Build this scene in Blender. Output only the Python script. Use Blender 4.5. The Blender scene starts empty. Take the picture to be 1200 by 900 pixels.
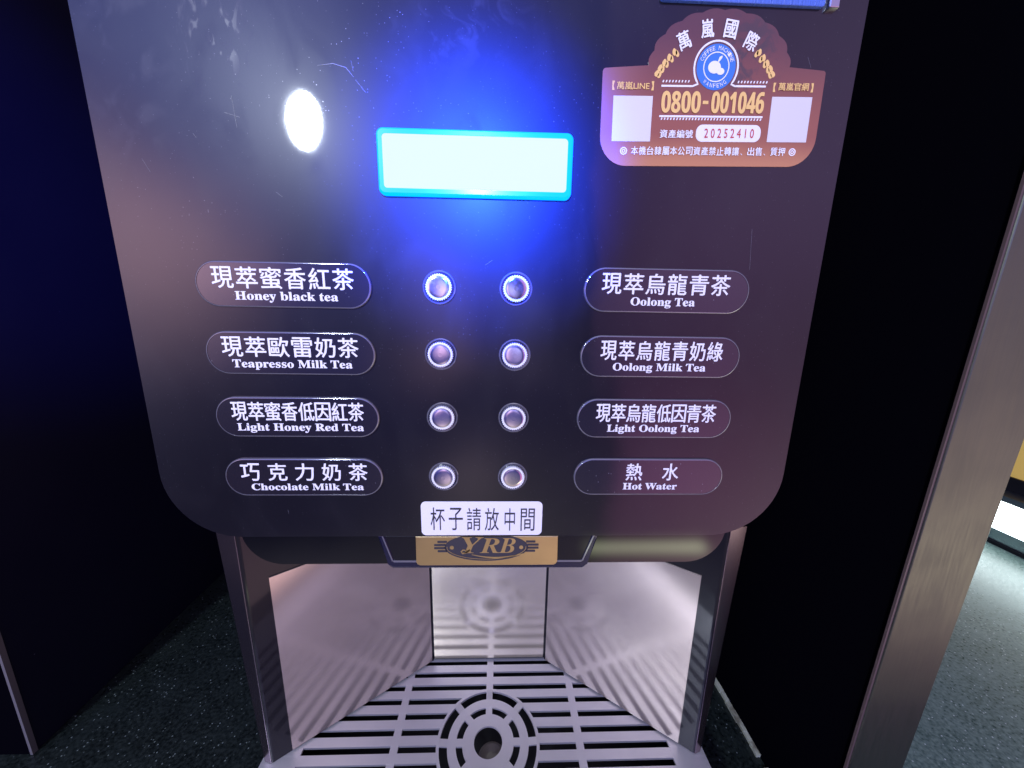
import bpy, bmesh, math
from mathutils import Vector, Matrix

S = bpy.context.scene
COL = S.collection

# ------------------------------------------------------------------ camera
cam_d = bpy.data.cameras.new("camera")
cam = bpy.data.objects.new("camera", cam_d)
COL.objects.link(cam)
_r = Vector((0.99942, -0.02993, 0.01637))
_d = Vector((0.0099, -0.20487, -0.97874))
_f = Vector((0.03264, 0.97833, -0.20446))
M = Matrix((_r, -_d, -_f)).transposed().to_4x4()
M.translation = Vector((0, -0.27, 0))
cam.matrix_world = M
cam_d.sensor_width = 36.0
cam_d.lens = 12.75
cam_d.clip_start = 0.005
cam_d.clip_end = 100
S.camera = cam

# ------------------------------------------------------------------ world: a dim room behind the viewer
W = bpy.data.worlds.new("World")
S.world = W
W.use_nodes = True
wn, wl = W.node_tree.nodes, W.node_tree.links
wn.clear()
w_out = wn.new('ShaderNodeOutputWorld')
w_bg = wn.new('ShaderNodeBackground')
wl.new(w_bg.outputs[0], w_out.inputs[0])
w_tc = wn.new('ShaderNodeTexCoord')
w_nz = wn.new('ShaderNodeTexNoise')
w_nz.inputs['Scale'].default_value = 2.6
w_nz.inputs['Detail'].default_value = 3
wl.new(w_tc.outputs['Generated'], w_nz.inputs['Vector'])
w_sub = wn.new('ShaderNodeVectorMath'); w_sub.operation = 'SUBTRACT'
wl.new(w_nz.outputs['Color'], w_sub.inputs[0]); w_sub.inputs[1].default_value = (.5, .5, .5)
w_scl = wn.new('ShaderNodeVectorMath'); w_scl.operation = 'SCALE'
wl.new(w_sub.outputs[0], w_scl.inputs[0]); w_scl.inputs['Scale'].default_value = 0.17
w_add = wn.new('ShaderNodeVectorMath'); w_add.operation = 'ADD'
wl.new(w_tc.outputs['Generated'], w_add.inputs[0]); wl.new(w_scl.outputs[0], w_add.inputs[1])
w_nrm = wn.new('ShaderNodeVectorMath'); w_nrm.operation = 'NORMALIZE'
wl.new(w_add.outputs[0], w_nrm.inputs[0])
ROOM = [  # direction, colour, tightness, optional straight edge : soft glows for the unseen room, placed to suit the reflections
    ((-.66, -.74, .10), (3.1, 1.75, 1.7), 80, None),
    ((-.60, -.70, .42), (.18, .24, .80), 20, None),
    ((-.34, -.86, .38), (.24, .34, 2.3), 15, None),  # blue glow added to tint the panel between lamp and display
    ((-.02, -.84, .54), (.10, .16, 1.5), 16, None),  # added blue glow, turns the top centre of the panel blue
    ((-.74, -.67, -.02), (.35, .38, .70), 60, None),
    ((.50, -.83, .20), (.66, .29, .70), 14, ((.97, .24, 0), -.005, .03)),
    ((.62, -.72, .36), (.26, .26, .50), 20, None),
    ((.46, -.78, -.43), (.85, .26, .62), 22, ((.955, .29, 0), -.01, .06)),
    ((.78, -.32, -.55), (4.5, 4.7, 2.8), 60, None),
    ((.84, -.36, -.22), (.75, .48, .60), 24, None),
    ((.92, -.38, -.12), (.55, .55, .36), 20, None),
    ((.42, -.66, -.62), (1.05, .74, .70), 40, ((0, .56, -.83), -.02, .10)),
    ((-.44, -.56, -.71), (.52, .48, .54), 26, ((0, .56, -.83), -.02, .10)),
    ((.0, -.78, -.62), (.55, .48, .36), 40, None),
    ((-.17, -.98, .05), (1.15, .85, 1.0), 150, None),
    ((.04, -.99, .03), (.55, .55, 1.0), 300, None),
    ((-.17, -.98, -.12), (.95, .58, .75), 260, None),
    ((.04, -.98, -.12), (.34, .26, .40), 200, None),
    ((-.08, -.90, -.43), (.60, .44, .50), 170, None),
    ((-.05, -.97, -.20), (.05, .055, .26), 9, None),
    ((.62, -.50, -.60), (.50, .57, .42), 22, None),
    ((.60, -.42, -.70), (2.2, 2.3, 1.3), 90, None),
    ((.70, -.52, -.48), (.75, .42, .60), 50, None),
    ((.0, -.30, .95), (1.36, 1.27, 1.38), 9, None),
] + [((.21 + .0225 * q, -.75, -.548), (2.3, 2.5, 1.6), 6500, 'straight') for q in range(13)]
prev = None
def w_math(op, a, b):
    nd = wn.new('ShaderNodeMath'); nd.operation = op
    for i_, v in enumerate((a, b)):
        if hasattr(v, 'node'): wl.new(v, nd.inputs[i_])
        else: nd.inputs[i_].default_value = v
    return nd.outputs[0]
def w_dot(v, straight=False):
    dt = wn.new('ShaderNodeVectorMath'); dt.operation = 'DOT_PRODUCT'
    wl.new(w_tc.outputs['Generated'] if straight else w_nrm.outputs[0], dt.inputs[0]); dt.inputs[1].default_value = Vector(v).normalized()
    return dt.outputs['Value']
for dv, colr, k, edge in ROOM:
    wgt = w_math('POWER', w_math('MAXIMUM', w_dot(dv, edge == 'straight'), 0.), k)
    if edge and edge != 'straight':
        mr = wn.new('ShaderNodeMapRange'); mr.interpolation_type = 'SMOOTHSTEP'
        wl.new(w_dot(edge[0]), mr.inputs['Value'])
        mr.inputs['From Min'].default_value = edge[1]; mr.inputs['From Max'].default_value = edge[2]
        wgt = w_math('MULTIPLY', wgt, mr.outputs['Result'])
    sc = wn.new('ShaderNodeVectorMath'); sc.operation = 'SCALE'
    sc.inputs[0].default_value = colr
    wl.new(wgt, sc.inputs['Scale'])
    ad = wn.new('ShaderNodeVectorMath'); ad.operation = 'ADD'
    wl.new(sc.outputs[0], ad.inputs[0])
    if prev is None:
        ad.inputs[1].default_value = (.018, .018, .052)
    else:
        wl.new(prev.outputs[0], ad.inputs[1])
    prev = ad
wl.new(prev.outputs[0], w_bg.inputs['Color'])
w_bg.inputs['Strength'].default_value = 1.0

# ------------------------------------------------------------------ the ceiling lamp mirrored in the panel
ld = bpy.data.lights.new("ceiling_lamp", 'AREA')
ld.shape = 'ELLIPSE'; ld.size = .112; ld.size_y = .190
ld.energy = 24; ld.color = (.78, .88, 1.0)
lo = bpy.data.objects.new("ceiling_lamp", ld); COL.objects.link(lo)
hit = Vector((-.1289, 0, .1165))
pos = hit + Vector((-.1289, -.27, .1165)) * 5
lo.location = pos
zq = (pos - Vector((-.05, 0, 0))).normalized()
lo.rotation_euler = zq.to_track_quat('Z', 'Y').to_euler()
lo.rotation_euler.rotate_axis('Z', math.radians(-8))

# ------------------------------------------------------------------ added unseen blue spot, standing in for the haze around the display
sd = bpy.data.lights.new("added_haze_spot", 'SPOT')
sd.energy = 430; sd.color = (.012, .055, 1.0); sd.shadow_soft_size = .012
sd.spot_size = math.radians(21.5); sd.spot_blend = 1.0
so = bpy.data.objects.new("added_haze_spot", sd); COL.objects.link(so)
so.location = (-.052, -.60, .280)
so.rotation_euler = (Vector((-.022, 0, .086)) - Vector(so.location)).to_track_quat('-Z', 'Y').to_euler()

# a second added blue spot, unseen, imitating blue glow on the left partition
s2 = bpy.data.lights.new("added_wall_spot", 'SPOT')
s2.energy = 125; s2.color = (.04, .07, 1.0); s2.shadow_soft_size = .02
s2.spot_size = math.radians(24); s2.spot_blend = 1.0
so2 = bpy.data.objects.new("added_wall_spot", s2); COL.objects.link(so2)
so2.location = (.22, -.85, .45)
so2.rotation_euler = (Vector((-.60, .16, .10)) - Vector(so2.location)).to_track_quat('-Z', 'Y').to_euler()

# ------------------------------------------------------------------ exposure / render
S.view_settings.view_transform = 'Standard'
S.view_settings.look = 'None'
S.view_settings.exposure = 0
S.view_settings.gamma = 1
S.render.engine = 'CYCLES'
S.cycles.use_denoising = True
S.cycles.sample_clamp_indirect = 4
S.cycles.max_bounces = 8

# ------------------------------------------------------------------ materials
def mat(name, base=(.5, .5, .5), rough=.5, metal=0., spec=.5, coat=0., coat_r=.03, emit=None, es=0., aniso=0.):
    m = bpy.data.materials.new(name); m.use_nodes = True
    b = m.node_tree.nodes['Principled BSDF']
    b.inputs['Base Color'].default_value = (*base, 1)
    b.inputs['Roughness'].default_value = rough
    b.inputs['Metallic'].default_value = metal
    b.inputs['Specular IOR Level'].default_value = spec
    b.inputs['Coat Weight'].default_value = coat
    b.inputs['Coat Roughness'].default_value = coat_r
    b.inputs['Anisotropic'].default_value = aniso
    if emit:
        b.inputs['Emission Color'].default_value = (*emit, 1)
        b.inputs['Emission Strength'].default_value = es
    return m

class G:
    """small node-graph helper on one material"""
    def __init__(s, m):
        s.t = m.node_tree; s.n = s.t.nodes; s.l = s.t.links; s.b = s.n['Principled BSDF']
        s.tc = s.n.new('ShaderNodeTexCoord').outputs['Object']
    def put(s, sock, v):
        if hasattr(v, 'node'): s.l.new(v, sock)
        else: sock.default_value = v
    def noise(s, scale, detail=3, vec=None, stretch=None, dist=0.):
        nd = s.n.new('ShaderNodeTexNoise'); nd.inputs['Scale'].default_value = scale
        nd.inputs['Detail'].default_value = detail; nd.inputs['Distortion'].default_value = dist
        v = vec or s.tc
        if stretch:
            mp = s.n.new('ShaderNodeMapping'); mp.inputs['Scale'].default_value = stretch; s.l.new(v, mp.inputs[0]); v = mp.outputs[0]
        s.l.new(v, nd.inputs['Vector']); return nd.outputs['Fac']
    def vor(s, scale):
        nd = s.n.new('ShaderNodeTexVoronoi'); nd.inputs['Scale'].default_value = scale
        s.l.new(s.tc, nd.inputs['Vector']); return nd.outputs['Distance'], nd.outputs['Color']
    def ramp(s, v, a, b, lo=0., hi=1.):
        nd = s.n.new('ShaderNodeMapRange'); nd.interpolation_type = 'SMOOTHSTEP'
        s.put(nd.inputs['Value'], v)
        nd.inputs['From Min'].default_value = a; nd.inputs['From Max'].default_value = b
        nd.inputs['To Min'].default_value = lo; nd.inputs['To Max'].default_value = hi
        return nd.outputs['Result']
    def math(s, op, a, b=0.):
        nd = s.n.new('ShaderNodeMath'); nd.operation = op; s.put(nd.inputs[0], a); s.put(nd.inputs[1], b); return nd.outputs[0]
    def mix(s, f, a, b):
        nd = s.n.new('ShaderNodeMix'); nd.data_type = 'RGBA'; s.put(nd.inputs[0], f)
        for i, c in ((6, a), (7, b)):
            s.put(nd.inputs[i], (*c, 1) if isinstance(c, tuple) else c)
        return nd.outputs[2]
    def near(s, p, r0, r1, stretch=(1, 1, 1)):
        mp = s.n.new('ShaderNodeVectorMath'); mp.operation = 'SUBTRACT'; s.l.new(s.tc, mp.inputs[0]); mp.inputs[1].default_value = p
        m2 = s.n.new('ShaderNodeVectorMath'); m2.operation = 'MULTIPLY'; s.l.new(mp.outputs[0], m2.inputs[0]); m2.inputs[1].default_value = stretch
        ln = s.n.new('ShaderNodeVectorMath'); ln.operation = 'LENGTH'; s.l.new(m2.outputs[0], ln.inputs[0])
        return s.ramp(ln.outputs['Value'], r0, r1, 1., 0.)
    def sep(s):
        nd = s.n.new('ShaderNodeSeparateXYZ'); s.l.new(s.tc, nd.inputs[0]); return nd.outputs
    def bump(s, h, strength, dist=.001):
        nd = s.n.new('ShaderNodeBump'); nd.inputs['Strength'].default_value = strength; nd.inputs['Distance'].default_value = dist
        s.l.new(h, nd.inputs['Height']); s.l.new(nd.outputs[0], s.b.inputs['Normal']); return nd

# dusty gloss-black door panel
m_panel = mat("panel_gloss_black", (.012, .011, .015), .36, spec=.16, coat=1., coat_r=.03)
g = G(m_panel)
spk_d, spk_c = g.vor(620)
sp = g.n.new('ShaderNodeSeparateColor'); g.l.new(spk_c, sp.inputs[0])
speck = g.math('MULTIPLY', g.ramp(spk_d, .06, .22, 1., 0.), g.ramp(sp.outputs[0], .80, .97))
area = g.ramp(g.noise(9, 4), .42, .70)
speck = g.math('MULTIPLY', speck, g.math('ADD', g.math('MULTIPLY', g.math('MULTIPLY', area, .9), g.near((-.105, 0, .115), .04, .20)), .10))
film = g.math('MULTIPLY', g.ramp(g.noise(28, 6, stretch=(1, 1, .55), dist=.6), .40, .75), .5)
sm1 = g.math('MULTIPLY', g.near((-.182, 0, .175), .012, .05, (1.5, 0, .8)), g.ramp(g.noise(150, 6, stretch=(1, 1, .45), dist=1.), .50, .66))
sm2 = g.math('MULTIPLY', g.near((-.03, 0, .185), .01, .06, (1, 0, 1.3)), g.ramp(g.noise(70, 5, dist=1.4), .50, .68))
sm3 = g.math('MULTIPLY', g.near((-.235, 0, .15), .01, .06, (1.6, 0, .7)), g.ramp(g.noise(50, 4, dist=.8), .48, .70))
smear = g.math('ADD', g.math('ADD', g.math('MULTIPLY', sm1, .9), g.math('MULTIPLY', sm2, .28)), g.math('MULTIPLY', sm3, .35))
c1 = g.mix(g.math('MULTIPLY', film, .06), (.006, .0055, .008), (.07, .07, .08))
c2 = g.mix(g.math('MULTIPLY', smear, .30), c1, (.16, .16, .18))
c3 = g.mix(speck, c2, (.55, .55, .60))
g.l.new(c3, g.b.inputs['Base Color'])
g.l.new(g.ramp(g.math('ADD', film, smear), 0., 1., .34, .52), g.b.inputs['Roughness'])
g.l.new(g.ramp(g.math('ADD', g.math('MULTIPLY', film, .4), g.math('ADD', smear, speck)), 0., 1., .036, .20), g.b.inputs['Coat Roughness'])

m_black = mat("gloss_black_plastic", (.006, .0055, .008), .35, spec=.2, coat=.3, coat_r=.06)
m_visor = mat("polished_black_visor", (.004, .004, .005), .5, spec=0., coat=1., coat_r=.015)
m_dark = mat("matt_black_plastic", (.008, .008, .010), .5, spec=.3)
m_navy = mat("dark_blue_edge", (.007, .007, .028), .25, spec=.4, coat=.25, coat_r=.06)
def laminate(name, base, spec, r0, r1):
    m = mat(name, base, .3, spec=spec)
    g = G(m)
    d_, c_ = g.vor(60)
    sp = g.n.new('ShaderNodeSeparateColor'); g.l.new(c_, sp.inputs[0])
    g.l.new(g.mix(g.math('MULTIPLY', g.ramp(d_, .02, .05, 1., 0.), g.ramp(sp.outputs[1], .93, .98)), base, (.15, .15, .19)), g.b.inputs['Base Color'])
    g.l.new(g.ramp(g.noise(14, 4), .3, .7, r0, r1), g.b.inputs['Roughness'])
    return m
m_wall = laminate("black_laminate", (.008, .008, .022), .30, .34, .46)  # navy tinge in the base imitates blue glow on the left wall
m_wall_matt = laminate("black_matt_laminate", (.0020, .0018, .0035), .0, .6, .7)
def steel(name, base, r0, r1, stretch, tint=None, aniso=.4, amp=.06):
    m = mat(name, base, r0, 1., aniso=aniso)
    g = G(m)
    st = g.noise(60, 3, stretch=stretch)
    bl = g.noise(16, 4)
    g.l.new(g.ramp(g.math('ADD', g.math('MULTIPLY', st, .5), g.math('MULTIPLY', bl, .5)), .3, .7, r0, r1), g.b.inputs['Roughness'])
    g.l.new(g.mix(g.ramp(bl, .3, .75), base, tuple(c * .86 for c in base)), g.b.inputs['Base Color'])
    if amp: g.bump(st, amp, .0006)
    return m
m_steel = steel("brushed_steel_lining", (.53, .445, .375), .15, .20, (1, 1, 22), amp=0)
G(m_steel).b.inputs['Metallic'].default_value = .66
m_steel_warm = steel("warm_steel_lining", (.60, .53, .37), .14, .19, (1, 1, 22), amp=0)
G(m_steel_warm).b.inputs['Metallic'].default_value = .66
m_grate = steel("satin_steel_grate", (.80, .77, .78), .34, .46, (.6, 14, 1))
G(m_grate).b.inputs["Metallic"].default_value = .72
m_post = steel("satin_steel_post", (.15, .160, .125), .38, .50, (10, 10, .6))
m_gold = steel("brushed_gold_plate", (.70, .53, .26), .30, .40, (1.2, 1, 26), aniso=.5)
m_chrome = mat("button_cap_chrome", (.72, .68, .72), .07, 1.)
g = G(m_chrome); g.l.new(g.ramp(g.noise(260, 3), .3, .7, .05, .14), g.b.inputs['Roughness'])
m_collar = mat("white_knurled_collar", (.90, .91, .94), .22, .0, coat=1.)
m_well = mat("button_well", (.012, .014, .03), .10, spec=.9, coat=1.)
m_lip = mat("clear_plastic_edge", (.16, .155, .19), .10, .35, spec=1., coat=1., coat_r=.03)
m_plate = mat("smoked_clear_plate", (.016, .013, .018), .10, spec=.6, coat=1., coat_r=.02)
g = G(m_plate)
dd, cc = g.vor(500)
sp = g.n.new('ShaderNodeSeparateColor'); g.l.new(cc, sp.inputs[0])
g.l.new(g.mix(g.math('MULTIPLY', g.ramp(dd, .05, .2, 1., 0.), g.ramp(sp.outputs[0], .93, .99)), (.016, .013, .018), (.3, .3, .33)), g.b.inputs['Base Color'])
g.l.new(g.ramp(g.noise(45, 4, dist=1.), .45, .7, .015, .16), g.b.inputs['Coat Roughness'])
m_ink = mat("white_print", (.86, .86, .92), .45)
m_screen = mat("lit_screen", (.03, .03, .03), .9, spec=0., emit=(.80, .95, 1.0), es=.97)
m_glow = mat("blue_backlit_frame", (.0, .02, .08), .2, emit=(0.0, .085, 1.0), es=8.)
m_paper = mat("white_paper", (.84, .84, .90), .55)
m_blackink = mat("black_ink", (.035, .033, .04), .5)
m_redink = mat("red_ink", (.55, .06, .05), .5)
m_goldink = mat("gold_print", (.86, .56, .20), .42)
m_patch = mat("white_patch", (.70, .68, .72), .5)
m_blueink = mat("blue_print", (.05, .20, .62), .35)
m_sticker = mat("sticker_film", (.3, .1, .08), .28, spec=.5, coat=.5, coat_r=.12)
g = G(m_sticker)
sx = g.sep()
z = g.math('ADD', sx['Z'], g.math('MULTIPLY', g.noise(20, 3), .006))
ca = g.mix(g.ramp(z, .099, .122), (.52, .23, .10), (.30, .10, .06))
cb = g.mix(g.ramp(z, .122, .185), ca, (.11, .045, .05))
cc = g.mix(g.ramp(sx['X'], .062, .100, .5, 0.), cb, (.42, .20, .22))
wear = g.math('MULTIPLY', g.near((.160, 0, .163), .006, .030, (1, 0, .8)), g.ramp(g.noise(120, 5, dist=1.), .47, .63))
g.l.new(g.mix(g.math('MULTIPLY', wear, .75), cc, (.05, .045, .05)), g.b.inputs['Base Color'])
m_poster = mat("blue_ribbed_film", (.07, .16, .60), .35, coat=.5)
g = G(m_poster); g.bump(g.noise(90, 2, stretch=(10, 1, .2)), .6, .002)
m_sealant = mat("old_sealant", (.42, .42, .33), .6)
g = G(m_sealant); g.l.new(g.mix(g.ramp(g.noise(60, 5), .42, .66), (.46, .46, .36), (.16, .14, .10)), g.b.inputs['Base Color'])
m_trim_dark = mat("dark_chrome_trim", (.26, .21, .235), .22, 1.)
m_trim = mat("pale_edge_trim", (.30, .28, .27), .4, .6)

# speckled stone counters
def stone(name, a, b, c, fl):
    m = mat(name, a, .30, spec=.5)
    g = G(m)
    n1 = g.noise(260, 4); n2 = g.noise(34, 4)
    dd, cc = g.vor(330)
    sp = g.n.new('ShaderNodeSeparateColor'); g.l.new(cc, sp.inputs[0])
    flk = g.math('MULTIPLY', g.ramp(dd, .12, .34, 1., 0.), g.ramp(sp.outputs[0], .80, .93))
    bs = g.mix(g.ramp(n1, .35, .7), a, b)
    bs = g.mix(g.math('MULTIPLY', g.ramp(n2, .35, .7), .4), bs, c)
    g.l.new(g.mix(g.math('MULTIPLY', flk, .8), bs, fl), g.b.inputs['Base Color'])
    g.l.new(g.ramp(n1, .3, .7, .26, .45), g.b.inputs['Roughness'])
    return m
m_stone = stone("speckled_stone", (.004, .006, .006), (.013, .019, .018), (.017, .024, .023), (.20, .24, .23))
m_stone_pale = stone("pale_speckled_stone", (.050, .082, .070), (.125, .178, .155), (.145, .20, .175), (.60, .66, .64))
m_bar_lit = mat("lit_diffuser", (.5, .5, .5), .4, emit=(.80, .95, .96), es=9.0)
m_alu = mat("aluminium_profile", (.55, .58, .62), .3, 1.)
m_amber = mat("amber_board", (.62, .42, .10), .4, emit=(.9, .6, .16), es=.28)

# ------------------------------------------------------------------ geometry helpers
def link(name, me, m=None, parent=None):
    o = bpy.data.objects.new(name, me); COL.objects.link(o)
    if m is not None:
        for mm in (m if isinstance(m, (list, tuple)) else [m]): me.materials.append(mm)
    if parent is not None: o.parent = parent
    return o
def finish(bm, name, m=None, parent=None, smooth=None):
    bmesh.ops.recalc_face_normals(bm, faces=bm.faces)
    me = bpy.data.meshes.new(name); bm.to_mesh(me); bm.free()
    if smooth:
        for p in me.polygons: p.use_smooth = True
        me.set_sharp_from_angle(angle=math.radians(smooth))
        for p in me.polygons: p.use_smooth = len(p.vertices) <= 4 and p.area < 2.5e-4
    return link(name, me, m, parent)
def thing(name, label, cat, loc=(0, 0, 0), group=None):
    o = bpy.data.objects.new(name, None); COL.objects.link(o); o.location = loc
    o.empty_display_size = .02
    o['label'] = label; o['category'] = cat
    if group: o['group'] = group
    return o
def add_box(bm, x0, x1, y0, y1, z0, z1, mi=0):
    vs = [bm.verts.new(p) for p in ((x0, y0, z0), (x1, y0, z0), (x1, y1, z0), (x0, y1, z0), (x0, y0, z1), (x1, y0, z1), (x1, y1, z1), (x0, y1, z1))]
    for q in ((0, 3, 2, 1), (4, 5, 6, 7), (0, 1, 5, 4), (1, 2, 6, 5), (2, 3, 7, 6), (3, 0, 4, 7)):
        f = bm.faces.new([vs[i] for i in q]); f.material_index = mi
def add_slab(bm, pts, y0, y1, bevel=0., seg=2, mi=0):
    """outline pts (x,z) facing the viewer: front at y0, back at y1"""
    fr = [bm.verts.new((x, y0, z)) for x, z in pts]; bk = [bm.verts.new((x, y1, z)) for x, z in pts]
    n = len(pts)
    f = bm.faces.new(fr); f.material_index = mi
    b = bm.faces.new(bk); b.material_index = mi
    for i in range(n):
        s = bm.faces.new((fr[i], fr[(i + 1) % n], bk[(i + 1) % n], bk[i])); s.material_index = mi
    if bevel:
        es = [e for e in f.edges]
        bmesh.ops.bevel(bm, geom=es, offset=bevel, segments=seg, affect='EDGES', profile=.5)
def add_prism_z(bm, pts, z0, z1, mi=0, pts_bottom=None):
    lo_ = [bm.verts.new((x, y, z0)) for x, y in (pts_bottom or pts)]; hi = [bm.verts.new((x, y, z1)) for x, y in pts]
    n = len(pts)
    bm.faces.new(lo_); bm.faces.new(hi)
    for i in range(n): bm.faces.new((lo_[i], lo_[(i + 1) % n], hi[(i + 1) % n], hi[i]))
def rrect(x0, x1, z0, z1, r, seg=8, corners=(1, 1, 1, 1)):
    """rounded rectangle; corners = bottom-left, bottom-right, top-right, top-left"""
    out = []
    for i, (cx, cz, a) in enumerate(((x0, z0, 180), (x1, z0, 270), (x1, z1, 0), (x0, z1, 90))):
        rr = r[i] if isinstance(r, (list, tuple)) else r
        if not corners[i] or rr == 0: out.append((cx, cz)); continue
        ox = cx + (rr if cx == x0 else -rr); oz = cz + (rr if cz == z0 else -rr)
        for k in range(seg + 1):
            t = math.radians(a + 90 * k / seg); out.append((ox + rr * math.cos(t), oz + rr * math.sin(t)))
    return out
def ell(cx, cz, a, b, n=32, a0=0, a1=360):
    full = abs(a1 - a0) >= 360
    return [(cx + a * math.cos(math.radians(a0 + (a1 - a0) * k / (n if full else n - 1))), cz + b * math.sin(math.radians(a0 + (a1 - a0) * k / (n if full else n - 1)))) for k in range(n)]
def stroke(pts, w):
    """outline of a polyline with a width"""
    L, R_ = [], []
    for i, p in enumerate(pts):
        a = pts[max(i - 1, 0)]; b = pts[min(i + 1, len(pts) - 1)]
        d = Vector((b[0] - a[0], b[1] - a[1])).normalized(); ww = w[i] if isinstance(w, (list, tuple)) else w
        n = Vector((-d.y, d.x)) * ww / 2
        L.append((p[0] + n.x, p[1] + n.y)); R_.append((p[0] - n.x, p[1] - n.y))
    return L + R_[::-1]
_glyph = {}
def glyphs(text, offset=0.):
    """text -> mesh data (verts, faces) lying in x,y with its bounds"""
    key = (text, offset)
    if key in _glyph: return _glyph[key]
    cu = bpy.data.curves.new("t", 'FONT'); cu.body = text; cu.offset = offset; cu.resolution_u = 3; cu.fill_mode = 'FRONT'
    o = bpy.data.objects.new("t", cu); COL.objects.link(o)
    dg = bpy.context.evaluated_depsgraph_get()
    me = bpy.data.meshes.new_from_object(o.evaluated_get(dg))
    vs = [(v.co.x, v.co.y) for v in me.vertices]; fs = [tuple(p.vertices) for p in me.polygons]
    bpy.data.objects.remove(o); bpy.data.curves.remove(cu); bpy.data.meshes.remove(me)
    _glyph[key] = (vs, fs); return _glyph[key]
def add_text(bm, text, cx, cz, w, h, y, offset=0., mi=0, rot=0., shear=0.):
    """text stretched to width w and height h, centred at (cx, cz), on the plane y"""
    vs, fs = glyphs(text, offset)
    xs = [v[0] for v in vs]; zs = [v[1] for v in vs]
    x0, x1, z0, z1 = min(xs), max(xs), min(zs), max(zs)
    kx, kz = (w / (x1 - x0)), (h / (z1 - z0))
    c, s = math.cos(rot), math.sin(rot)
    nv = []
    for a, b in vs:
        u, v = (a - (x0 + x1) / 2) * kx, (b - (z0 + z1) / 2) * kz
        u += shear * v
        nv.append(bm.verts.new((cx + u * c - v * s, y, cz + u * s + v * c)))
    for f in fs:
        try:
            q = bm.faces.new([nv[i] for i in f]); q.material_index = mi
        except ValueError: pass
def add_bold(bm, text, cx, cz, w, h, y, e, mi=0, rot=0.):
    """the same glyph laid down five times, shifted by e, for a heavy weight"""
    for k, (dx, dz) in enumerate(((0, 0), (e, 0), (-e, 0), (0, e * .7), (0, -e * .7))):
        add_text(bm, text, cx + dx, cz + dz, w - 2 * e, h - 1.4 * e, y - .000012 * k, 0., mi, rot)
def add_chars(bm, text, cx, cz, w, h, y, offset=0., mi=0, fill=.94, hs=None):
    """each character in its own equal cell, so that CJK rows space out evenly"""
    n = len(text); cell = w / (n - 1 + fill)
    for i, ch in enumerate(text):
        if ch in ' \u3000': continue
        add_bold(bm, ch, cx - w / 2 + cell * (i + fill / 2), cz, cell * fill, h, y, offset, mi)
def ink(bm, name, m, parent):
    """flat print: keep every face turned to the viewer"""
    for f in bm.faces:
        f.normal_update()
        if f.normal.y > 0: f.normal_flip()
    me = bpy.data.meshes.new(name); bm.to_mesh(me); bm.free()
    return link(name, me, m, parent)
def add_ring(bm, cx, cz, r0, r1, y0, y1, n=48, mi=0, bev=0.):
    """ring facing the viewer, front y0, back y1; outer/inner front edges chamfered by bev"""
    prof = [(r0, y1), (r0, y0 + bev), (r0 + bev, y0), (r1 - bev, y0), (r1, y0 + bev), (r1, y1)] if bev else [(r0, y1), (r0, y0), (r1, y0), (r1, y1)]
    rows = []
    for r, y in prof:
        rows.append([bm.verts.new((cx + r * math.cos(2 * math.pi * k / n), y, cz + r * math.sin(2 * math.pi * k / n))) for k in range(n)])
    for a, b in zip(rows, rows[1:]):
        for k in range(n):
            f = bm.faces.new((a[k], a[(k + 1) % n], b[(k + 1) % n], b[k])); f.material_index = mi

# ------------------------------------------------------------------ setting
bm = bmesh.new(); add_box(bm, -1.2, 1.9, -.24, .9, -.54, -.5)
counter = finish(bm, "countertop", m_stone); counter['kind'] = 'structure'
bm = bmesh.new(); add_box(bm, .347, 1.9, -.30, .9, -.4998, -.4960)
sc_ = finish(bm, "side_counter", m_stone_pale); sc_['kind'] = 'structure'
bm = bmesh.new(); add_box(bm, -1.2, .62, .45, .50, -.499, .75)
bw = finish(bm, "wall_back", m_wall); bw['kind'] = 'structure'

pl = thing("partition_wall", "black laminate partition on the left with a pale front edge, bluish from an added spot and a blue-tinged base", "partition wall", (-.54, .06, -.5), "partition walls of the niche")
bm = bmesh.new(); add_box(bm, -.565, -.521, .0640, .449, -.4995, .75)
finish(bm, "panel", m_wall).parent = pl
bm = bmesh.new(); add_box(bm, -.565, -.5230, .0600, .0638, -.4995, .75)
finish(bm, "front_facing", m_wall_matt).parent = pl
bm = bmesh.new(); add_box(bm, -.5228, -.5200, .0592, .0640, -.4995, .75)
finish(bm, "edge_trim", m_trim).parent = pl
pr = thing("partition_wall", "black partition on the right of the machine, with a broad grey steel front edge", "partition wall", (.33, -.04, -.5), "partition walls of the niche")
bm = bmesh.new(); add_slab(bm, [(.3025, -.4995), (.344, -.4995), (.400, .75), (.336, .75)], -.0395, .449)
finish(bm, "panel", m_wall_matt).parent = pr
bm = bmesh.new(); add_slab(bm, [(.2975, -.4995), (.3435, -.4995), (.4025, .75), (.3335, .75)], -.043, -.040, .0008, 2)
finish(bm, "steel_facing", m_post, smooth=35).parent = pr
bm = bmesh.new(); add_slab(bm, [(.2958, -.4994), (.2974, -.4994), (.3334, .75), (.3318, .75)], -.0420, -.0402)
finish(bm, "edge_strip", mat("brown_edge_strip", (.09, .06, .055), .4)).parent = pr
bm = bmesh.new()
N = 40
import random
rnd = random.Random(4)
for i in range(N):   # bead of sealant along the joint with the counter, with a break in it
    ya = -.03 + i * .0118
    if i in (5,): continue
    w = .0050 + rnd.uniform(-.0008, .0008)
    add_box(bm, .3026 - w, .3026, ya, ya + .0118, -.4995, -.4955 + rnd.uniform(-.0004, .0004))
finish(bm, "sealant_bead", m_sealant).parent = pr
for p in (pl, pr):
    for ch in p.children: ch.matrix_parent_inverse = Matrix.Translation(p.location).inverted()

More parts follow.
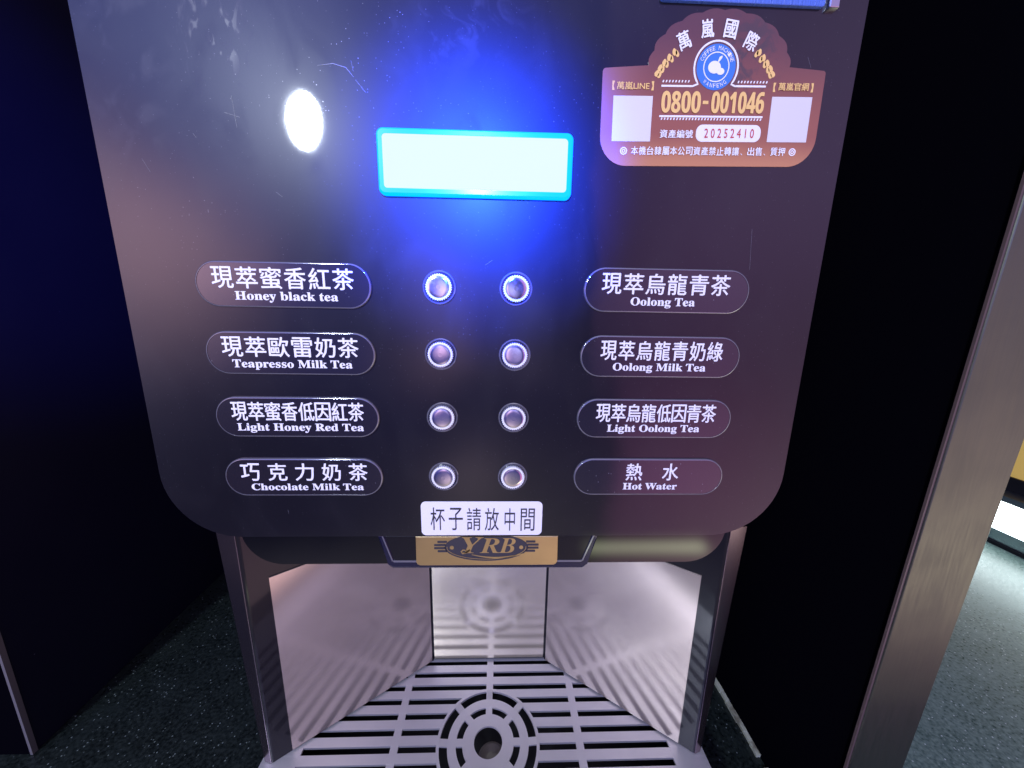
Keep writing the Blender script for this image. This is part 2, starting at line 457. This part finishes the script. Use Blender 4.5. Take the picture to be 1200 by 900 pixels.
lb = thing("light_bar", "glowing white light bar in a silver frame on the counter beyond the right partition", "light bar", (1.12, .40, -.5))
bm = bmesh.new()
add_box(bm, 1.103, 1.16, -.02, .62, -.488, -.462); add_box(bm, 1.103, 1.16, -.02, .62, -.397, -.384); add_box(bm, 1.112, 1.16, -.02, .62, -.462, -.397)
finish(bm, "frame", m_alu)
bm = bmesh.new(); add_box(bm, 1.104, 1.1118, -.015, .615, -.4615, -.3975)
finish(bm, "diffuser", m_bar_lit)
bm = bmesh.new(); add_box(bm, 1.098, 1.165, -.03, .63, -.4958, -.4882)
finish(bm, "base", m_dark)
for n_ in ("frame", "diffuser", "base"):
    o = bpy.data.objects[n_]; o.parent = lb; o.matrix_parent_inverse = Matrix.Translation(lb.location).inverted()
ab = thing("sign_board", "amber lit board with dark frame above the white light bar, far right", "sign board", (1.17, .3, -.36))
bm = bmesh.new(); add_box(bm, 1.15, 1.17, -.03, .63, -.352, -.15); o1 = finish(bm, "board", m_amber)
bm = bmesh.new(); add_box(bm, 1.145, 1.175, -.03, .63, -.3835, -.3525); add_box(bm, 1.145, 1.175, -.03, .63, -.1495, -.13); o2 = finish(bm, "board_frame", m_dark)
for o in (o1, o2): o.parent = ab; o.matrix_parent_inverse = Matrix.Translation(ab.location).inverted()

# ------------------------------------------------------------------ the machine
tm = thing("drink_machine", "gloss black hot tea dispenser with eight round buttons, lit display and steel drip tray", "drinks machine")

# housing: splayed side cheeks of the bay, closed box behind the door
bm = bmesh.new()
Lc = [(-.083, .1205), (-.2245, .0142), (-.2400, .0175), (-.2405, .42), (-.083, .42)]
Lb = [(-.083, .1205), (-.2245, .0142), (-.2335, .0165), (-.2385, .42), (-.083, .42)]
Rc = [(.061, .1200), (.0610, .42), (.2225, .42), (.2203, .0175), (.2056, .0140)]
Rb = [(.061, .1200), (.0610, .42), (.2205, .42), (.2140, .0165), (.2056, .0140)]
add_prism_z(bm, Lc, -.4494, -.1792, pts_bottom=Lb)
add_prism_z(bm, Rc, -.4494, -.1792, pts_bottom=Rb)
add_box(bm, -.083, .061, .122, .42, -.4494, -.19)
add_box(bm, -.2405, .2225, .0240, .42, -.1790, .34)
es = [e for e in bm.edges if abs(e.verts[0].co.z - e.verts[1].co.z) > .2 and e.verts[0].co.y < .03 and e.verts[0].co.z < 0 and min(v.co.z for v in e.verts) < -.4]
bmesh.ops.bevel(bm, geom=es, offset=.0022, segments=3, affect='EDGES', profile=.5)
housing = finish(bm, "housing", m_black, tm, 40)
# polished corner trims down the outer edges of the bay
for tp in (((-.2258, .0140), (-.2432, .0160), (-.2432, .0178), (-.2258, .0160)), ((.2066, .0136), (.2232, .0158), (.2232, .0178), (.2066, .0158))):
    sg = -1 if tp[0][0] < 0 else 1
    low = [(x - sg * (.0105 if k in (1, 2) else .0012), y) for k, (x, y) in enumerate(tp)]
    bm = bmesh.new(); add_prism_z(bm, tp, -.4492, -.188, pts_bottom=low)
    bmesh.ops.bevel(bm, geom=[e for e in bm.edges if abs(e.verts[0].co.z - e.verts[1].co.z) > .1], offset=.0006, segments=2, affect='EDGES', profile=.5)
    finish(bm, "corner_trim", m_trim_dark, tm, 40)
# bay ceiling
bm = bmesh.new(); add_box(bm, -.21, .19, .0225, .12, -.2235, -.1905); finish(bm, "bay_ceiling", m_dark, tm)

def lining(name, p0, p1, z0, z1, off=.0012, m_=None):
    m_ = m_ or m_steel
    """steel sheet standing on the line p0-p1 of the plan, off in front of the housing"""
    a, b = Vector(p0), Vector(p1); d = (b - a).normalized(); n = Vector((d.y, -d.x))
    if n.y > 0: n = -n
    bm = bmesh.new()
    pts = [a + n * off, b + n * off, b + n * .0002, a + n * .0002]
    add_prism_z(bm, [tuple(p) for p in pts], z0, z1)
    o = finish(bm, name, m_, tm)
    return o
def along(p, q, t): return (p[0] + (q[0] - p[0]) * t, p[1] + (q[1] - p[1]) * t)
lining("side_lining", along(Lc[0], Lc[1], .012), along(Lc[0], Lc[1], .897), -.4478, -.2447)
lining("side_lining", along(Rc[0], Rc[-1], .012), along(Rc[0], Rc[-1], .910), -.4478, -.2447)
lining("back_lining", (-.0815, .1217), (.0595, .1217), -.4465, -.224, m_=m_steel_warm)

# visor above the bay
bm = bmesh.new()
pts = rrect(-.2195, .2015, -.2217, -.1650, .033, 10, (1, 1, 0, 0))
add_slab(bm, pts, .0131, .0223, .006, 6)
finish(bm, "visor", m_visor, tm, 50)

# front door panel
bm = bmesh.new()
pts = rrect(-.2643, .2338, -.1858, .36, .056, 14, (1, 1, 0, 0))
add_slab(bm, pts, 0, .0128, .0012, 2)
finish(bm, "front_panel", m_panel, tm, 40)

# hairline scratches in the gloss
fp = bpy.data.objects["front_panel"]
bm = bmesh.new()
rs = random.Random(11)
SCR = [[(-.118, .1485), (-.108, .1500), (-.100, .1480), (-.0955, .1430)], [(-.0945, .1415), (-.0885, .1345)], [(-.0965, .152), (-.0955, .146)],
       [(-.1735, .130), (-.1725, .112)], [(-.1795, .1205), (-.1700, .1180)], [(-.236, .092), (-.232, .084)], [(-.152, .074), (-.148, .071)], [(.178, .058), (.1805, .030)]]
for k in range(7):
    x, z, a, l = rs.uniform(-.24, .21), rs.uniform(-.17, .17), rs.uniform(0, 3.14), rs.uniform(.003, .009)
    SCR.append([(x, z), (x + l * math.cos(a), z + l * math.sin(a))])
for k, q in enumerate(SCR):
    o_ = stroke(q, [.00012] + [.0003 if k < 5 else .00018] * (len(q) - 2) + [.00012])
    vs_ = [bm.verts.new((x, -.00012, z)) for x, z in o_]
    h_ = len(q)
    for i in range(h_ - 1):
        bm.faces.new((vs_[i], vs_[i + 1], vs_[2 * h_ - 2 - i], vs_[2 * h_ - 1 - i]))
scr = ink(bm, "scratch_marks", mat("scratched_plastic", (.20, .20, .23), .4), fp); scr['kind'] = 'stuff'

# display
bm = bmesh.new()
pts = rrect(-.0787, .0433, .0774, .1100, .0022, 4)
add_slab(bm, pts, -.0036, .0002, .0, 1)
screen = finish(bm, "display", m_screen, tm)
bm = bmesh.new()
o_, i_ = rrect(-.0825, .0470, .0733, .1138, .0042, 6), rrect(-.0788, .0434, .0773, .1101, .0024, 6)
rows = []
for pp, yy in ((o_, -.0001), (o_, -.0026), (rrect(-.0812, .0457, .0746, .1125, .0032, 6), -.0042), (i_, -.0042), (i_, -.0001)):
    rows.append([bm.verts.new((x, yy, z_)) for x, z_ in pp])
for a, b in zip(rows, rows[1:]):
    for k in range(len(a)): bm.faces.new((a[k], a[(k + 1) % len(a)], b[(k + 1) % len(a)], b[k]))
finish(bm, "bezel", m_glow, screen, 40)

# buttons
def button(x, z, turn):
    bm = bmesh.new(); n = 34
    add_ring(bm, 0, 0, 0.0076, .0090, -.0034, -.0004, 52, 0, .0004)
    for k in range(n):      # knurling
        a = 2 * math.pi * k / n; t = math.pi / n * .55
        q = [(r * math.cos(a + s), r * math.sin(a + s)) for r, s in ((.0088, -t), (.00935, -t * .7), (.00935, t * .7), (.0088, t))]
        add_slab(bm, q, -.0031, -.0005)
    me_o = finish(bm, "push_button", m_collar, tm, 40)
    me_o.location = (x, 0, z); me_o.rotation_euler = (0, turn, 0)
    bm = bmesh.new()
    rows = []
    for r, y in ((.0075, -.0020), (.0075, -.0034), (.0073, -.0037), (.0069, -.0038), (.0052, -.00390), (.0034, -.00396), (.0016, -.003995)):
        rows.append([bm.verts.new((r * math.cos(2 * math.pi * k / 48), y, r * math.sin(2 * math.pi * k / 48))) for k in range(48)])
    for a, b in zip(rows, rows[1:]):
        for k in range(48): bm.faces.new((a[k], a[(k + 1) % 48], b[(k + 1) % 48], b[k]))
    bm.faces.new(rows[-1])
    finish(bm, "cap", m_chrome, me_o, 30)
    bm = bmesh.new()
    add_ring(bm, 0, 0, .0108, .0119, -.0012, -.0001, 56, 1, .0005)
    rows = [[bm.verts.new((r * math.cos(2 * math.pi * k / 56), y, r * math.sin(2 * math.pi * k / 56))) for k in range(56)] for r, y in ((.01085, -.0006), (.0074, -.0002))]
    for k in range(56): bm.faces.new((rows[0][k], rows[0][(k + 1) % 56], rows[1][(k + 1) % 56], rows[1][k]))
    finish(bm, "well", [m_well, m_lip], me_o, 40)
    return me_o
def copy_tree(o, parent):
    c = o.copy(); COL.objects.link(c); c.parent = parent
    for ch in o.children: copy_tree(ch, c)
    return c
b0 = button(-.0444, .0137, .1)
first = True
for r, z in enumerate((.0137, -.0343, -.0830, -.1322)):
    for c, x in enumerate((-.0442, .0107)):
        b = b0 if first else copy_tree(b0, tm)
        first = False
        b.location = (x, 0, z); b.rotation_euler = (.03 * ((r * 2 + c) % 3 - 1), .3 * r + .7 * c, .04 * ((r + 2 * c) % 3 - 1))

# name plates beside the buttons
def bold(s):
    out = ''
    for ch in s:
        if 'A' <= ch <= 'Z': out += chr(0x1D400 + ord(ch) - 65)
        elif 'a' <= ch <= 'z': out += chr(0x1D41A + ord(ch) - 97)
        else: out += ch
    return out
ROWZ = (.0133, -.0350, -.0836, -.1327)
PL = [  # left?, row, chinese, width, dx, english, width, dx
    (0, 0, "現萃蜜香紅茶", .0980, 0, "Honey black tea", .0716, .0014),
    (0, 1, "現萃歐雷奶茶", .0978, 0, "Teapresso Milk Tea", .0864, .0005),
    (0, 2, "現萃蜜香低因紅茶", .0984, .0004, "Light Honey Red Tea", .0946, .0015),
    (0, 3, "巧克力奶茶", .0976, .0004, "Chocolate Milk Tea", .0870, .0020),
    (1, 0, "現萃烏龍青茶", .0943, -.0011, "Oolong Tea", .0478, -.0026),
    (1, 1, "現萃烏龍青奶綠", .0933, .0007, "Oolong Milk Tea", .0714, -.0003),
    (1, 2, "現萃烏龍低因青茶", .0946, .0010, "Light Oolong Tea", .0736, -.0002),
    (1, 3, "熱\u3000水", .0430, .0026, "Hot Water", .0446, .0017),
]
for side, r, zh, zw, zdx, en, ew, edx in PL:
    x0, x1 = ((-.2134, -.0920), (.0598, .1818))[side]
    zc = ROWZ[r] + (.0007 if side else 0)
    h = .0157
    cx = (x0 + x1) / 2
    bm = bmesh.new()
    add_slab(bm, rrect(x0 + .0012, x1 - .0012, zc - h + .0012, zc + h - .0012, h - .0012, 14), -.0016, .0003, .0008, 3)
    plate = finish(bm, "name_plate", m_plate, tm, 50)
    plate['label'] = "pill-shaped plate reading " + en
    bm = bmesh.new()
    A = rrect(x0, x1, zc - h, zc + h, h - .0001, 14); B = rrect(x0 + .0011, x1 - .0011, zc - h + .0011, zc + h - .0011, h - .0012, 14)
    Cc = rrect(x0 + .0005, x1 - .0005, zc - h + .0005, zc + h - .0005, h - .0006, 14)
    rows = [[bm.verts.new((x, y, z)) for x, z in pp] for pp, y in ((A, -.0001), (A, -.0012), (Cc, -.0019), (B, -.0019), (B, -.0008))]
    for a, b in zip(rows, rows[1:]):
        for k in range(len(a)): bm.faces.new((a[k], a[(k + 1) % len(a)], b[(k + 1) % len(a)], b[k]))
    finish(bm, "plate_edge", m_lip, plate, 60)
    bm = bmesh.new()
    add_chars(bm, zh, cx + zdx, zc + .0046, zw, .0147, -.0018, .00022, fill={5: .71, 8: .96}.get(len(zh), .90))
    dn = .0009 if any(c in en for c in "ypg") else 0
    hh = .0058 + (2 * dn)
    add_bold(bm, bold(en), cx + edx, zc - .0079 - dn * .6, ew, hh, -.0018, .00014)
    ink(bm, "lettering", m_ink, plate)

# paper note
bm = bmesh.new(); add_slab(bm, rrect(-.0634, .0357, -.1847, -.1543, .004, 6), -.0004, .0001)
note = finish(bm, "paper_label", m_paper, tm)
note['label'] = "white paper label with thin black handwritten-style characters"
bm = bmesh.new()
for i, ch in enumerate("杯子請放中間"):
    add_text(bm, ch, -.0500 + i * .01475, -.1696 - .0002 * i, .0116 if i != 4 else .0085, .0205, -.0006, 0)
ink(bm, "lettering", m_blackink, note)

# asset sticker
import functools
ROT = math.radians(1.2); PX, PZ = .139, .127
def rt(x, z):
    c, s = math.cos(ROT), math.sin(ROT); a, b = x - PX, z - PZ
    return (PX + a * c - b * s, PZ + a * s + b * c)
X0, X1, ZB, ZT = .0650, .2130, .0973, .1548
base = rrect(X0, X1, ZB, ZT, [.018, .018, .002, .0022], 10)
i = 33
dome = []
DC, DA, DH = .1415, .0465, .0330
for s in range(10):       # scalloped arch
    for k in range(6):
        t = math.pi * (s + k / 6) / 10; u = math.sin(math.pi * k / 6)
        rr = 1 + .035 * u - .015
        dome.append((DC + DA * rr * math.cos(t), ZT + DH * rr * math.sin(t)))
outl = base[:i] + [p for p in dome if p[1] >= ZT + .0002] + base[i:]
bm = bmesh.new(); add_slab(bm, [rt(*p) for p in outl], -.0004, .0001)
stk = finish(bm, "asset_sticker", m_sticker, tm)
stk['label'] = "copper and maroon sticker with an arched scalloped top and a phone number"
def bx(bm, x0, x1, z0, z1, y=-.0006, mi=0, r=0.):
    add_slab(bm, [rt(*p) for p in rrect(x0, x1, z0, z1, r, 5)], y, -.0002, mi=mi)
for x0, x1, z0, z1 in ((.0727, .0988, .1122, .1390), (.1790, .2062, .1124, .1394)):
    bm = bmesh.new(); bx(bm, x0, x1, z0, z1); finish(bm, "white_patch", m_patch, stk)
bm = bmesh.new(); bx(bm, .1297, .1740, .1123, .1226, r=.0042); finish(bm, "number_patch", m_paper, stk)
bm = bmesh.new()
Y = -.0008
def tx(t, x, z, w, h, mi, off=0., rot=0., chars=False, fill=.92):
    if not chars:
        p = rt(x, z); add_bold(bm, t, p[0], p[1], w, h, Y, off, mi, ROT + rot); return
    n = len(t); cell = w / (n - 1 + fill)
    for k, ch in enumerate(t):
        if ch == ' ': continue
        p = rt(x - w / 2 + cell * (k + fill / 2), z)
        if ch in '、．.': add_text(bm, ch, p[0] - cell * .2, p[1] - h * .35, h * .22, h * .22, Y, off, mi, ROT); continue
        add_bold(bm, ch, p[0], p[1], cell * fill, h, Y, .0001, mi, ROT)
def boldsans(s): return ''.join(chr(0x1D7EC + ord(c) - 48) if c.isdigit() else c for c in s)
tx(boldsans("0800"), .1178, .1356, .0264, .0128, 1, .00025)
tx(boldsans("001046"), .1560, .1356, .0358, .0128, 1, .00025)
bx(bm, .1325, .1362, .1347, .1366, mi=1)
tx("資產編號", .1163, .1168, .0226, .0050, 0, .012, chars=True)
tx("2 0 2 5 2 4 1 0", .1523, .1174, .0340, .0056, 2, .00004)
tx("本機台隸屬本公司資產禁止轉讓、出售、質押", .1393, .1065, .1062, .0052, 0, .012, chars=True, fill=.90)
tx("萬嵐LINE", .0853, .1447, .0215, .0046, 3, .00008, chars=False)
tx("萬嵐官網", .1924, .1452, .0205, .0046, 3, .010, chars=True)
def brk(x, s):
    p = [(x, .1475), (x - .0016 * s, .1475), (x - .0016 * s, .1422), (x, .1422), (x - .0008 * s, .1448)]
    q = [rt(*a) for a in p]; add_slab(bm, q, -.0006, -.0002, mi=3)
for x, s in ((.0732, 1), (.0974, -1), (.1805, 1), (.2043, -1)): brk(x, s)
for (x, z), rdeg, ch in zip(((.1166, .1703), (.1312, .1770), (.1464, .1769), (.1607, .1703)), (24, 7, -8, -24), "萬嵐國際"):
    tx(ch, x, z, .0084, .0104, 0, .00024, math.radians(rdeg))
for x0, x1, z0 in ((.1040, .1245, .1449), (.1530, .1737, .1452), (.1040, .1740, .1273)):
    bx(bm, x0, x1, z0 - .0005, z0 + .0006)
for x0, x1, z0 in ((.1045, .1230, .1470), (.1545, .1735, .1470), (.1050, .1735, .1252)):
    k = 0
    while x0 + k * .0021 < x1:
        add_slab(bm, [rt(x0 + k * .0021 + a, z0 + b) for a, b in ((0, 0), (.0008, 0), (.0012, .0013), (.0004, .0013))], -.0006, -.0002); k += 1
arc = [(.1392 + .0144 * math.cos(t), .1558 + .0148 * math.sin(t)) for t in [math.radians(-40 + 260 * k / 40) for k in range(41)]]
add_slab(bm, [rt(*p) for p in stroke([(.1530, .1452)] + arc + [(.1245, .1449)], .0011)], -.0006, -.0002)
for sgn in (1, -1):        # ears of grain either side of the arch
    for k in range(5):
        t = k / 4; ax = .1006 + .0105 * t ** 1.25; az = .1520 + .0120 * t
        if sgn < 0: ax = 2 * .1389 - ax; az += .0005
        a = math.radians(62 + 12 * k) if sgn > 0 else math.radians(118 - 12 * k)
        for w_, off in ((.0024, .0), (.0017, .0017)):
            L_ = .0021
            cx_, cz_ = ax + sgn * off, az - off * .5
            pp = []
            for q in range(12):
                u = 2 * math.pi * q / 12
                e, f = L_ * math.cos(u), w_ * .62 * math.sin(u) * (1 - .3 * math.cos(u))
                pp.append(rt(cx_ + e * math.cos(a) - f * math.sin(a), cz_ + e * math.sin(a) + f * math.cos(a)))
            add_slab(bm, pp, -.0006 - .00002 * k, -.0002, mi=1)
for cx_ in (.0812, .1976):
    for r0, r1 in ((.0017, .0024), (.0006, .0012)):
        p = rt(cx_, .1064); add_ring(bm, p[0], p[1], r0, r1, -.0006, -.0002, 20)
for f in bm.faces:
    f.normal_update()
ink(bm, "lettering", [m_ink, m_goldink, m_redink, m_goldink], stk)
EX, EZ = rt(.1392, .1559)
bm = bmesh.new(); add_slab(bm, ell(EX, EZ, .0129, .0131, 48), -.0006, -.0002)
emb = finish(bm, "round_emblem", m_blueink, stk)
bm = bmesh.new()
add_ring(bm, EX, EZ, .0080, .0086, -.0008, -.0005, 40)
Y = -.0008
for t, a0, a1, rr, flip in (("COFFEE MACHINE", 158, 22, .0107, 1), ("WANFENG", 232, 308, .0107, -1)):
    for k, ch in enumerate(t):
        if ch == ' ': continue
        a = math.radians(a0 + (a1 - a0) * k / (len(t) - 1))
        add_text(bm, ch, EX + rr * math.cos(a), EZ + rr * math.sin(a), .0016, .0024, Y, .0, 0, a - math.pi / 2 if flip > 0 else a + math.pi / 2)
add_slab(bm, ell(EX - .0012, EZ - .0002, .0042, .0036, 24), -.00082, -.0005)
add_slab(bm, ell(EX + .0030, EZ - .0024, .0026, .0020, 20), -.00084, -.0005)
add_slab(bm, stroke([(EX + .001, EZ + .003), (EX + .0022, EZ + .0052), (EX + .0032, EZ + .0062)], [.0008, .0018, .0006]), -.0008, -.0005)
ink(bm, "lettering", m_ink, emb)

# badge holder under the door and its gold badge
bm = bmesh.new()
add_slab(bm, [(-.1015, -.1866), (-.0932, -.2140), (-.0922, -.2168), (-.0895, -.2184), (.0725, -.2192), (.0752, -.2176), (.0765, -.2148), (.0852, -.1866)], .0022, .0103, .0022, 4)
bh = finish(bm, "badge_holder", m_navy, tm, 50)
bm = bmesh.new()
add_slab(bm, [(-.0948, -.18665), (-.0883, -.2088), (-.0868, -.2098), (.0696, -.2104), (.0712, -.2094), (.0788, -.18665)], .0016, .0026, .0004, 2)
finish(bm, "inset", m_black, bh, 40)
bm = bmesh.new()
add_slab(bm, [(-.0893, -.2100), (-.0880, -.2113), (.0706, -.2118), (.0720, -.2108), (.0714, -.2102), (-.0884, -.2096)], .0012, .0023)
add_slab(bm, stroke([(-.0963, -.18665), (-.0890, -.2104)], .0011), .0012, .0023)
add_slab(bm, stroke([(.0803, -.18665), (.0718, -.2108)], .0011), .0012, .0023)
finish(bm, "inset_edge", m_lip, bh)
bm = bmesh.new()
add_slab(bm, rrect(-.0690, .0500, -.2135, -.1863, .003, 5, (1, 1, 0, 0)), .0002, .0018, .0005, 2)
bd = finish(bm, "badge", m_gold, tm, 40)
bd['label'] = "gold nameplate with dark oval emblem reading YRB"
bm = bmesh.new()
CX, CZ = -.0100, -.1965
def clip(pts, z=-.1865): return [(x, min(zz, z)) for x, zz in pts]
add_slab(bm, clip(ell(CX, CZ, .0350, .0128, 64)), -.0001, .0004)
for sg in (1, -1):
    for k in range(4):
        zz = CZ + .0062 - k * .0029
        xa = CX + sg * (.0342 if k in (1, 2) else .0330); xb = CX + sg * (.0446 - .0022 * abs(k - 1.5) ** 1.3)
        add_slab(bm, rrect(min(xa, xb), max(xa, xb), zz - .0019, zz - .0001, .0004, 3), -.0001, .0004)
o = ink(bm, "emblem_oval", m_blackink, bd)
bm = bmesh.new()
def it(ch): return chr(0x1D468 + ord(ch) - 65)
for ch, x, w, h, z in (("Y", -.0215, .0180, .0150, -.1942), ("R", -.0075, .0165, .0138, -.1947), ("B", .0073, .0140, .0138, -.1947)):
    add_text(bm, it(ch), x, z, w, h, -.0003, 0, 0)
add_slab(bm, stroke([(-.0240, -.1985), (-.0275, -.2015), (-.0300, -.2022), (-.0312, -.2003), (-.0297, -.1988), (-.0268, -.1992)], [.0012, .0014, .0012, .0012, .0012, .0006]), -.0003, .0002)
add_slab(bm, stroke([(-.0225 + .045 * k / 12, -.2022 - .0040 * math.sin(math.pi * min(1, .08 + k / 13))) for k in range(13)], [.0004 + .0010 * math.sin(math.pi * k / 12) for k in range(13)]), -.0003, .0002)
for sg in (1, -1): add_slab(bm, ell(CX + sg * .0290, CZ, .0017, .0017, 16), -.0003, .0002)
add_slab(bm, stroke(clip(ell(CX, CZ, .0330, .0110, 40, 175, 365), -.1868), .0004), -.0003, .0002)
ink(bm, "lettering", m_gold, bd)

# spout block behind the badge
bm = bmesh.new()
rows = [[bm.verts.new((-.010 + r * math.cos(2 * math.pi * k / 32), .034 + r * .55 * math.sin(2 * math.pi * k / 32), z)) for k in range(32)] for r, z in ((.042, -.19), (.042, -.218), (.037, -.2245), (.02, -.2262))]
for a, b in zip(rows, rows[1:]):
    for k in range(32): bm.faces.new((a[k], a[(k + 1) % 32], b[(k + 1) % 32], b[k]))
bm.faces.new(rows[-1])
finish(bm, "spout", m_dark, tm, 40)

# strip of the picture panel at the top edge
bm = bmesh.new(); add_slab(bm, rrect(.098, .2035, .1902, .34, .002, 4), -.0022, .0002, .0006, 2)
pp = finish(bm, "picture_panel", m_poster, tm, 40)
bm = bmesh.new(); add_slab(bm, rrect(.2055, .2125, .1895, .34, .001, 4), -.003, .0002, .0008, 2)
finish(bm, "metal_edge", m_alu, pp, 40)

# drip tray
bm = bmesh.new()
add_box(bm, -.2345, .2150, -.1480, -.1445, -.4995, -.4530); add_box(bm, -.2345, -.2310, -.1445, .13, -.4995, -.4530)
add_box(bm, .2115, .2150, -.1445, .13, -.4995, -.4530); add_box(bm, -.2310, .2115, .1265, .13, -.4995, -.4530)
add_box(bm, -.2310, .2115, -.1445, .1265, -.4995, -.4930)
tray = finish(bm, "drip_tray", m_dark, tm)
bm = bmesh.new()
GX, GY, RO = -.0090, .0290, .0545
def gz(pts, dz=0.): add_prism_z(bm, pts, -.4524, -.4500 - dz)
XL, XR = -.2000, .1820
YF, YB = -.1200, .1245
gz([(-.2360, -.1490), (XL, -.1490), (XL, YB), (-.2360, YB)]); gz([(XR, -.1490), (.2165, -.1490), (.2165, YB), (XR, YB)])
gz([(XL, -.1490), (XR, -.1490), (XR, YF), (XL, YF)]); 
bars = []
edges = []
y = 1.0
k = 0
slots = [(.1138 - .01555 * k, .1203 - .01555 * k) for k in range(15)]
lo_prev = YB
for s0, s1 in slots:
    bars.append((s1, lo_prev)); lo_prev = s0
bars.append((YF, lo_prev))
for ya, yb in bars:
    if yb - ya < .0005: continue
    for sg, xe in ((-1, XL), (1, XR)):
        inner = []
        for q in range(15):
            yy = ya + (yb - ya) * q / 14; h2 = (RO - .0012) ** 2 - (yy - GY) ** 2
            inner.append((GX + sg * (math.sqrt(h2) if h2 > 0 else .0), yy))
        gz([(xe, ya)] + inner + [(xe, yb)], .00005)
for xc in (-.1065, .0880):
    gz([(xc - .0040, YF), (xc + .0040, YF), (xc + .0040, YB), (xc - .0040, YB)], .0001)
gz([(GX - .0040, GY + RO - .001), (GX + .0040, GY + RO - .001), (GX + .0040, YB), (GX - .0040, YB)], .0001)
gz([(GX - .0040, YF), (GX + .0040, YF), (GX + .0040, GY - RO + .001), (GX - .0040, GY - RO + .001)], .0001)
def ringz(r0, r1, dz=0., n=72):
    rows = []
    for r, z in ((r0, -.4524), (r0, -.45 - dz), (r1, -.45 - dz), (r1, -.4524)):
        rows.append([bm.verts.new((GX + r * math.cos(2 * math.pi * q / n), GY + r * math.sin(2 * math.pi * q / n), z)) for q in range(n)])
    for a, b in zip(rows, rows[1:] + rows[:1]):
        for q in range(n): bm.faces.new((a[q], a[(q + 1) % n], b[(q + 1) % n], b[q]))
ringz(.0515, RO, -.0001); ringz(.0340, .0430, .0003); ringz(.0150, .0272, .0003)
for q in range(8):
    a = math.pi / 4 * q; c, s = math.cos(a), math.sin(a)
    gz([(GX + u * c - v * s, GY + u * s + v * c) for u, v in ((.0265, -.0036), (.0348, -.0036), (.0348, .0036), (.0265, .0036))], .0004)
    # bridging tabs fold up a little from the middle ring to the rim
    t = [(GX + u * c - v * s, GY + u * s + v * c) for u, v in ((.0420, -.0036), (.0520, -.0036), (.0520, .0036), (.0420, .0036))]
    zt = (-.4505, -.4494, -.4494, -.4505)
    up = [bm.verts.new((p[0], p[1], z)) for p, z in zip(t, zt)]; dnv = [bm.verts.new((p[0], p[1], z - .0016)) for p, z in zip(t, zt)]
    bm.faces.new(up); bm.faces.new(dnv)
    for j in range(4): bm.faces.new((up[j], up[(j + 1) % 4], dnv[(j + 1) % 4], dnv[j]))
finish(bm, "grate", m_grate, tray)
bm = bmesh.new()
rows = [[bm.verts.new((GX + .004 + r * math.cos(2 * math.pi * q / 28), GY + .004 + r * math.sin(2 * math.pi * q / 28), z)) for q in range(28)] for r, z in ((.016, -.493), (.015, -.478), (.012, -.476), (.006, -.479))]
for a, b in zip(rows, rows[1:]):
    for q in range(28): bm.faces.new((a[q], a[(q + 1) % 28], b[(q + 1) % 28], b[q]))
bm.faces.new(rows[-1])
finish(bm, "drain_cup", mat("grey_rubber", (.16, .14, .12), .5), tray, 40)
